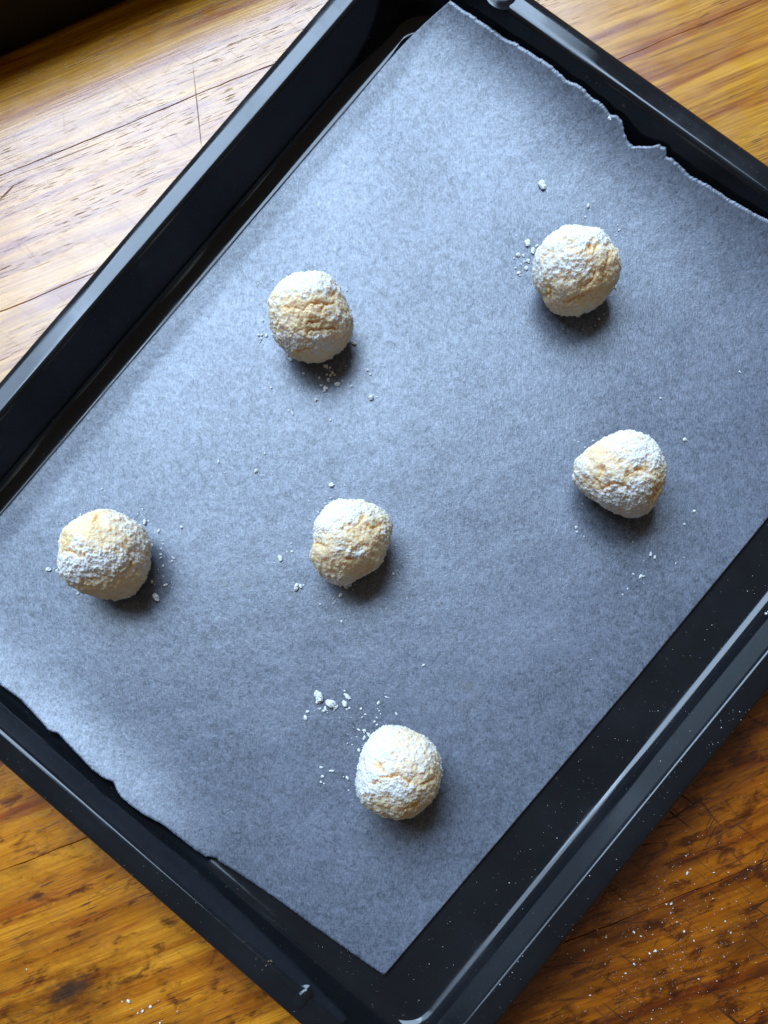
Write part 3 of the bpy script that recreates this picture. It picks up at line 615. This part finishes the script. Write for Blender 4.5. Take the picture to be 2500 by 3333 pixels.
# ------------------------------------------------------------------ baking paper
def paper():
    NS, rng = 560, np.random.RandomState(5)
    top = np.array(PAPER_TOP) / 1000; bot = np.array(PAPER_BOTTOM) / 1000
    def ext(a, u0, u1):
        a = a[np.argsort(a[:, 0])]
        return np.vstack([[u0, a[0, 1], a[0, 2]], a, [u1, a[-1, 1], a[-1, 2]]])
    top = ext(top, -0.1520, 0.1600); bot = ext(bot, -0.1800, 0.1500)
    v, f = [], []
    S = np.linspace(0, 1, NS + 1)
    ut = -0.1492 + (0.1450 + 0.1492) * S
    ub = -0.1650 + (0.1414 + 0.1650) * S
    one = np.zeros((NS + 1, 3)); one[:, 0] = S * 320
    torn_t = (fbm(one, 1.1, 2, 3, 0.7) * 0.00045 + fbm(one, 0.07, 2, 8) * 0.0005)
    torn_b = (fbm(one, 1.1, 2, 13) * 0.0004) + 0.00022 * (((np.arange(NS + 1) % 2) * 2) - 1)
    zt_key = np.interp(ut, top[:, 0], top[:, 2])
    ks = np.hanning(241); ks /= ks.sum()
    zt = np.convolve(np.pad(zt_key, 120, mode='edge'), ks, 'valid')
    gl = np.linspace(0, 1.12, 200); gv = 0.72 * gl ** 2.2 + 0.28 * gl ** 6
    vt = np.convolve(np.pad(np.interp(ut, top[:, 0], top[:, 1]), 120, mode='edge'), ks, 'valid')
    l_end = np.interp((zt_key + torn_t - 0.0042) / (zt - 0.0042), gv, gl)
    v_end = 0.150 + (vt - 0.150) * l_end
    zb_key = np.interp(ub, bot[:, 0], bot[:, 2])
    kb = np.hanning(181); kb /= kb.sum()
    zb = np.convolve(np.pad(zb_key, 90, mode='edge'), kb, 'valid')
    vb = np.interp(ub, bot[:, 0], bot[:, 1]) + torn_b - np.where(zb > 0.006, (zb - zb_key) * -0.6, 0)
    vb_s = np.convolve(np.pad(vb, 90, mode='edge'), kb, 'valid')
    NT_ = 340
    PB = 0.0042
    rows = []
    for k in range(NT_ + 1):
        t = k / NT_
        y = vb + (v_end - vb) * t
        # lift towards both ends
        lt = np.clip((y - 0.150) / (vt - 0.150), 0, 1.12)
        lb = np.clip((-0.168 - y) / (-0.168 - vb_s), 0, 1.05)
        z = PB + (zt - PB) * (0.72 * lt ** 2.2 + 0.28 * lt ** 6) + np.maximum(zb - PB, 0) * lb ** 3
        zf = (z - PB) / np.maximum(zt - PB, 1e-6)
        u_floor = -0.1645 + (0.1450 - (-0.1645)) * S
        # right edge runs very slightly inwards at the near end
        u_floor = u_floor - (0.0036 * S) * np.clip((0.0 - y) / 0.2, 0, 1)
        sh = np.clip(zf, 0, 1) * lt ** 0.3
        u = u_floor + (ut - u_floor) * sh
        P = np.stack([u, y, np.zeros_like(u)], 1)
        wr = fbm(P, 20, 2, 21) * 0.00045 + fbm(np.stack([u * 0.55 + y * 0.35, y * 1.0 - u * 1.2, 0 * u], 1), 55, 2, 33) * 0.00012
        rise = sstep(-0.150, -0.1650, u) * 0.0016
        rows.append(np.stack([u, y, z + np.maximum(wr + 0.0003, -0.0006) + rise], 1))
    # crease near the tear
    V = np.vstack(rows)
    n = NS + 1
    idx = np.arange(n * (NT_ + 1)).reshape(NT_ + 1, n)
    F = np.stack([idx[:-1, :-1], idx[:-1, 1:], idx[1:, 1:], idx[1:, :-1]], -1).reshape(-1, 4)
    me = pydata('baking_paper', V, F)
    o = obj('baking_paper', me, M_paper)
    o.location = (0, 0, TRAY_Z); o.rotation_euler = (0, 0, TR)
    sm = o.modifiers.new('thickness', 'SOLIDIFY'); sm.thickness = 0.00006; sm.offset = -1
    tag(o, 'translucent sheet of baking parchment with torn ends lining the tray', 'baking paper')
    return V
PAPER_V = paper()
PAPER_Z = 0.0049

# ------------------------------------------------------------------ dough balls
LABELS = [
    'deeply cracked sugared dough ball, upper left of centre on the paper',
    'heavily sugared dough ball nearest the torn notch in the paper',
    'sugared dough ball with a bare yellow crown, nearest the left edge of the picture',
    'mostly bare golden dough ball in the middle of the sheet',
    'rounded triangular sugared dough ball nearest the right edge of the picture',
    'evenly sugared dough ball below the largest sugar clumps, nearest the bottom of the picture',
]
def seg_dist(x, y, poly):
    d = np.full(x.shape, 1e9)
    for (ax, ay), (bx, by) in zip(poly[:-1], poly[1:]):
        dx, dy = bx - ax, by - ay
        t = np.clip(((x - ax) * dx + (y - ay) * dy) / (dx * dx + dy * dy + 1e-9), 0, 1)
        d = np.minimum(d, np.hypot(x - ax - t * dx, y - ay - t * dy))
    return d

_bm = bmesh.new()
bmesh.ops.create_icosphere(_bm, subdivisions=7, radius=1.0)
_bm.verts.ensure_lookup_table()
ICO_V = np.array([v.co[:] for v in _bm.verts])
ICO_F = [tuple(v.index for v in f.verts) for f in _bm.faces]
_bm.free()

def dough_ball(i, d):
    c = np.array(d['c']); e3 = np.array(d['e'])
    e1 = np.array([1.0, 0, 0]) - e3[0] * e3; e1 /= np.linalg.norm(e1)
    e2 = np.cross(e3, e1)
    n = ICO_V
    th = np.arctan2(n[:, 1], n[:, 0])
    rg = np.array(d['r'])
    grid = np.arange(32) * 2 * np.pi / 32 - np.pi
    fine = np.interp(np.arange(256) * 2 * np.pi / 256 - np.pi, grid, rg, period=2 * np.pi)
    ker = np.exp(-0.5 * (np.arange(-9, 10) / 3.0) ** 2); ker /= ker.sum()
    sm = np.convolve(np.concatenate([fine[-9:], fine, fine[:9]]), ker, 'valid')
    rr = np.interp(th, np.arange(256) * 2 * np.pi / 256 - np.pi, sm, period=2 * np.pi)
    rm = rg.mean()
    sphi = np.hypot(n[:, 0], n[:, 1])
    rr = rm + (rr - rm) * np.clip(sphi, 0, 1) ** 1.5
    hz = 0.90 * rm
    L = np.stack([rr * n[:, 0], rr * n[:, 1], hz * n[:, 2]], 1)           # mm
    sd = 100 * i + 11
    front = sstep(-0.15, 0.25, n[:, 2])
    low = fbm(L, 1 / 11.0, 2, sd)
    facet = np.abs(vnoise(L, 1 / 8.0, sd + 3)) - 0.35
    mid = fbm(L, 1 / 3.6, 2, sd + 5)
    fin = fbm(L, 1 / 1.1, 3, sd + 9, 0.6)
    disp = 1.15 * low * (0.35 + 0.65 * np.clip(n[:, 2], 0, 1)) + 0.55 * facet + 0.65 * mid + 0.38 * vnoise(L, 1 / 2.2, sd + 6)
    # cracks
    jx = L[:, 0] + 0.9 * vnoise(L, 1 / 1.7, sd + 21) + 0.8 * vnoise(L, 1 / 4.0, sd + 23)
    jy = L[:, 1] + 0.9 * vnoise(L, 1 / 1.7, sd + 22) + 0.8 * vnoise(L, 1 / 4.0, sd + 24)
    crack = np.zeros(len(L)); broad = np.zeros(len(L))
    for poly in d['cracks']:
        dist = seg_dist(jx, jy, poly)
        wv = 0.50 + 0.35 * vnoise(L, 1 / 3.0, sd + 31)
        crack = np.maximum(crack, np.exp(-(dist / wv) ** 2))
        broad = np.maximum(broad, np.exp(-(dist / 2.4) ** 2))
    # crumbly extra fissures from ridged noise
    rid = 1 - np.abs(fbm(L, 1 / 6.5, 3, sd + 41)) * 5.0
    rid = np.clip(rid, 0, 1) ** 2 * sstep(0.0, 0.4, vnoise(L, 1 / 9.0, sd + 43))
    crack *= front; broad *= front
    disp -= (1.15 * crack + 0.35 * broad + 0.5 * rid) * (0.65 + 0.5 * vnoise(L, 1 / 3.5, sd + 33))
    # powder cover
    cov = 0.38 + 0.55 * fbm(L, 1 / 4.0, 3, sd + 51, 0.65) + 0.48 * fbm(L, 1 / 1.8, 2, sd + 57)
    for (px, py, rx, ry, w) in d['patches']:
        q = ((jx - px) / max(rx, 0.3)) ** 2 + ((jy - py) / max(ry, 0.3)) ** 2
        cov += 0.42 * w * np.exp(-0.55 * q) * front
    cov -= 0.75 * crack + 0.18 * broad + 0.45 * rid
    pw = np.clip((cov + 0.22) / 1.05, 0, 0.92)
    grit = np.clip(fbm(L, 1 / 0.85, 2, sd + 61, 0.7) + 0.1, 0, 1)
    disp += 0.25 * sstep(0.2, 0.5, cov) + 1.1 * grit * sstep(0.20, 0.55, cov) + 0.50 * fin + 0.22 * fbm(L, 1 / 0.6, 1, sd + 71)
    V = L + n * disp[:, None]
    # soft flattening where it rests on the sheet
    Wd = V[:, :1] * e1 + V[:, 1:2] * e2 + V[:, 2:3] * e3 + c
    fl = PAPER_Z * 1000 - 0.15
    z = Wd[:, 2]
    k = 1.2
    Wd[:, 2] = np.where(z < fl - 3, fl + (z - fl + 3) * 0.0 , np.maximum(z, fl) )
    squash = np.clip((fl + 2.5 - z) / 2.5, 0, 1)
    ctr = c[:2]
    Wd[:, :2] = ctr + (Wd[:, :2] - ctr) * (1 + 0.02 * squash)[:, None]
    base = np.array([c[0], c[1], fl])
    me = pydata('dough_ball', (Wd - base) / 1000, ICO_F)
    for nm, arr in (('powder', pw), ('crevice', np.clip(crack + 0.4 * broad + 0.5 * rid, 0, 1))):
        a = me.attributes.new(nm, 'FLOAT', 'POINT')
        a.data.foreach_set('value', arr.astype(np.float32))
    o = obj('dough_ball', me, M_dough)
    o.location = tuple(base / 1000)
    tag(o, LABELS[i], 'dough ball', 'sugared dough balls on the baking paper')
for i, d in enumerate(COOKIES): dough_ball(i, d)

# ------------------------------------------------------------------ sugar crumbs
def crumb_mesh(seed, kind):
    bm = bmesh.new()
    rg = np.random.RandomState(seed)
    if kind == 'lump':
        bmesh.ops.create_icosphere(bm, subdivisions=3, radius=1.0)
    else:
        bmesh.ops.create_icosphere(bm, subdivisions=3, radius=0.62)
        for k in range(4):
            a, rr = rg.uniform(0, 6.28), rg.uniform(0.5, 0.8)
            bmesh.ops.create_icosphere(bm, subdivisions=3, radius=rg.uniform(0.25, 0.45), matrix=Matrix.Translation((rr * math.cos(a), rr * math.sin(a), rg.uniform(-0.3, 0.1))))
    P = np.array([v.co[:] for v in bm.verts])
    N = P / np.maximum(np.linalg.norm(P, axis=1, keepdims=True), 1e-6)
    D = 0.50 * fbm(P, 1.0, 2, seed) + 0.42 * fbm(P, 2.6, 2, seed + 5, 0.8)
    st = rg.uniform(0.75, 1.25)
    for v, n, q in zip(bm.verts, N, D):
        p = Vector(v.co) + Vector(n) * float(q)
        v.co = Vector((p.x * st, p.y / st, max(p.z * 0.8, -0.45)))
    me = bpy.data.meshes.new('sugar_crumb'); bm.to_mesh(me); bm.free()
    me.polygons.foreach_set('use_smooth', [False] * len(me.polygons))
    me.materials.append(M_sugar)
    return me
CR = [crumb_mesh(200 + k, 'lump' if k % 2 == 0 else 'cluster') for k in range(10)]

PZ_GRID = PAPER_V
def paper_z(x, y):
    """height of the sheet below a world point"""
    q = Matrix.Rotation(-TR, 3, 'Z') @ Vector((x, y, 0))
    d = (PZ_GRID[:, 0] - q.x) ** 2 + (PZ_GRID[:, 1] - q.y) ** 2
    return float(PZ_GRID[int(np.argmin(d)), 2]) + TRAY_Z

CRUMB_LABEL = [
    'tiny white sugar crumb lying beside the deeply cracked upper left dough ball',
    'tiny white sugar crumb lying beside the dough ball nearest the torn notch',
    'tiny white sugar crumb lying beside the leftmost dough ball',
    'tiny white sugar crumb lying beside the golden dough ball in the middle',
    'tiny white sugar crumb lying around the triangular dough ball on the right',
    'tiny white sugar crumb above or left of the bottom dough ball',
    'tiny white sugar crumb lying alone on open paper between the dough balls',
]
CRUMB_GROUP = ['crumbs by the cracked dough ball', 'crumbs by the notch-side dough ball', 'crumbs by the leftmost dough ball',
               'crumbs by the middle dough ball', 'crumbs by the triangular dough ball', 'crumbs by the bottom dough ball', 'stray crumbs on open paper']
SPECIAL = {
    (0, 9): 'pale sugar crumb touching the right side of the cracked upper left dough ball',
    (0, 19): 'largest sugar crumb in the spill below the cracked upper left dough ball',
    (0, 28): 'white sugar crumb farthest to the right below the cracked upper left dough ball',
    (1, 0): 'round white sugar crumb standing alone above the dough ball near the torn notch',
    (1, 1): 'largest sugar crumb left of the dough ball near the torn notch',
    (2, 27): 'angular sugar crumb lower right of the leftmost dough ball, largest beside it',
    (2, 5): 'branching white sugar crumb at the upper right of the leftmost dough ball',
    (3, 18): 'largest sugar crumb at the lower left of the golden middle dough ball',
    (3, 15): 'knobbly white sugar crumb straight left of the golden middle dough ball',
    (3, 0): 'clustered white sugar crumb straight above the golden middle dough ball',
    (3, 21): 'pale sugar crumb just below the golden middle dough ball',
    (4, 14): 'largest angular sugar crumb below the triangular dough ball',
    (4, 4): 'oval white sugar crumb at the upper right of the triangular dough ball',
    (5, 0): 'upright oval sugar clump, leftmost of the large clumps above the bottom dough ball',
    (5, 2): 'wide sugar clump in the middle of the large clumps above the bottom dough ball',
    (5, 5): 'tall sugar clump, top right of the large clumps above the bottom dough ball',
}
rg = random.Random(12)
def put_crumb(x, y, r, z, label, group, big=False):
    me = CR[rg.randrange(10)] if not big else CR[2 * rg.randrange(5)]
    o = bpy.data.objects.new('sugar_clump' if big else 'sugar_crumb', me)
    col.objects.link(o)
    s = r / 1000 * 0.80
    o.scale = (s * rg.uniform(0.85, 1.15), s * rg.uniform(0.85, 1.15), s * rg.uniform(0.75, 1.0))
    o.location = (x / 1000, y / 1000, z + s * 0.38)
    o.rotation_euler = (0, 0, rg.uniform(0, 6.28))
    tag(o, label, 'sugar crumb', group)
    return o
for gi, lst in enumerate(CRUMBS):
    for k, (x, y, r) in enumerate(lst):
        z = paper_z(x / 1000, y / 1000)
        sp = SPECIAL.get((gi, k))
        put_crumb(x, y, r, z, sp or CRUMB_LABEL[gi], CRUMB_GROUP[gi], r > 2.0)
# one crumb caught on the torn edge at the back of the sheet
q = TM @ Vector((-0.0435, 0.2085, 0.0225))
put_crumb(q.x * 1000, q.y * 1000, 1.35, q.z, 'round white sugar crumb caught on the torn back edge of the paper', 'stray crumbs on open paper')
for k, (x, y, r) in enumerate(TABLE_CRUMBS):
    left = x < 0
    put_crumb(x, y, r * 0.9, 0.0001, 'tiny white sugar crumb on the wood ' + ('by the dark knot, lower left' if left else 'at the lower right'),
              'crumbs on the wood by the knot' if left else 'crumbs on the wood at lower right')

# ------------------------------------------------------------------ sugar dust too fine to count
def dust(name, pts, label):
    g = np.random.RandomState(77)
    v, f = [], []
    for (x, y, z, r) in pts:
        b = len(v)
        for d in ((1, 0, 0), (-0.5, 0.87, 0), (-0.5, -0.87, 0), (0, 0, 1.1), (0, 0, -0.4)):
            v.append((x + d[0] * r * g.uniform(.6, 1.3), y + d[1] * r * g.uniform(.6, 1.3), z + d[2] * r))
        f += [(b, b + 1, b + 3), (b + 1, b + 2, b + 3), (b + 2, b, b + 3), (b + 1, b, b + 4), (b + 2, b + 1, b + 4), (b, b + 2, b + 4)]
    o = obj(name, pydata(name, v, f, smooth=False), M_sugar)
    tag(o, label, 'sugar dust', kind='stuff')

g = np.random.RandomState(31)
pts = []
for i, d in enumerate(COOKIES):                     # haloes of dust on the paper
    cx, cy = d['c'][0], d['c'][1]
    for k in range(260):
        a = g.uniform(0, 6.28); rr = 19 + abs(g.normal(0, 9))
        x, y = cx + rr * math.cos(a), cy + rr * math.sin(a)
        pts.append((x / 1000, y / 1000, 0, min(0.00030, 0.00008 + g.exponential(0.00006))))
for (cx, cy, sx, sy, cnt) in ((-30, -122, 6, 7, 260), (-24, -112, 8, 6, 120), (-40, 45, 10, 8, 40), (-28, -62, 3, 5, 70), (-99, 29, 16, 9, 30)):
    for k in range(cnt):
        pts.append(((cx + g.normal(0, sx)) / 1000, (cy + g.normal(0, sy)) / 1000, 0, min(0.00028, 0.00007 + g.exponential(0.00005))))
sub = PAPER_V[::7]
rot = Matrix.Rotation(-TR, 3, 'Z')
res = []
for (x, y, z, r) in pts:
    q = rot @ Vector((x, y, 0))
    dd = (sub[:, 0] - q.x) ** 2 + (sub[:, 1] - q.y) ** 2
    res.append((x, y, float(sub[int(np.argmin(dd)), 2]) + TRAY_Z + 0.00005, r))
dust('sugar_dust', res, 'fine white sugar dust scattered on the paper round the dough balls')

pts = []
for k in range(300):                                # flecks on the right hand floor strip, wall and rim
    vv = g.normal(-0.02, 0.085) if k % 3 else g.uniform(-0.21, 0.14)
    uu = 0.1933 - abs(g.uniform(0.0005, 0.046))
    if abs(vv) > 0.205: continue
    off = 0.1933 - uu
    z = profile_height(off)
    if 0.0125 < off < 0.0195 and g.uniform() < 0.6: continue
    p = TM @ Vector((uu, vv, z))
    pts.append((p.x, p.y, p.z + 0.00005, min(0.00045, 0.00009 + g.exponential(0.00008))))
for k in range(70):                                # a few on the other rims
    s = g.choice(3)
    if s == 0: uu, vv = g.uniform(-0.17, 0.17), 0.23 - g.uniform(0.001, 0.012)
    elif s == 1: uu, vv = g.uniform(-0.17, 0.17), -0.23 + g.uniform(0.001, 0.012)
    else: uu, vv = g.uniform(0.10, 0.165), -0.20 - g.uniform(-0.01, 0.008)
    off = min(0.1933 - abs(uu), 0.23 - abs(vv))
    p = TM @ Vector((uu, vv, profile_height(off)))
    pts.append((p.x, p.y, p.z + 0.00004, min(0.0003, 0.00008 + g.exponential(0.00004))))
dust('sugar_dust', pts, 'fine white sugar flecks sprinkled over the black tray')

pts = []
for k in range(900):
    x, y = g.normal(0.122, 0.034), g.normal(-0.222, 0.028)
    if k % 6 == 0: x, y = g.uniform(0.05, 0.19), g.uniform(-0.27, -0.12)
    pts.append((x, y, 0.0002, min(0.00050, 0.00011 + g.exponential(0.00010))))
for k in range(40):
    pts.append((g.normal(-0.135, 0.012), g.normal(-0.266, 0.006), 0.0002, min(0.0004, 0.0001 + g.exponential(0.00009))))
dust('sugar_dust', pts, 'fine white sugar dust strewn over the dark wood at the lower right')
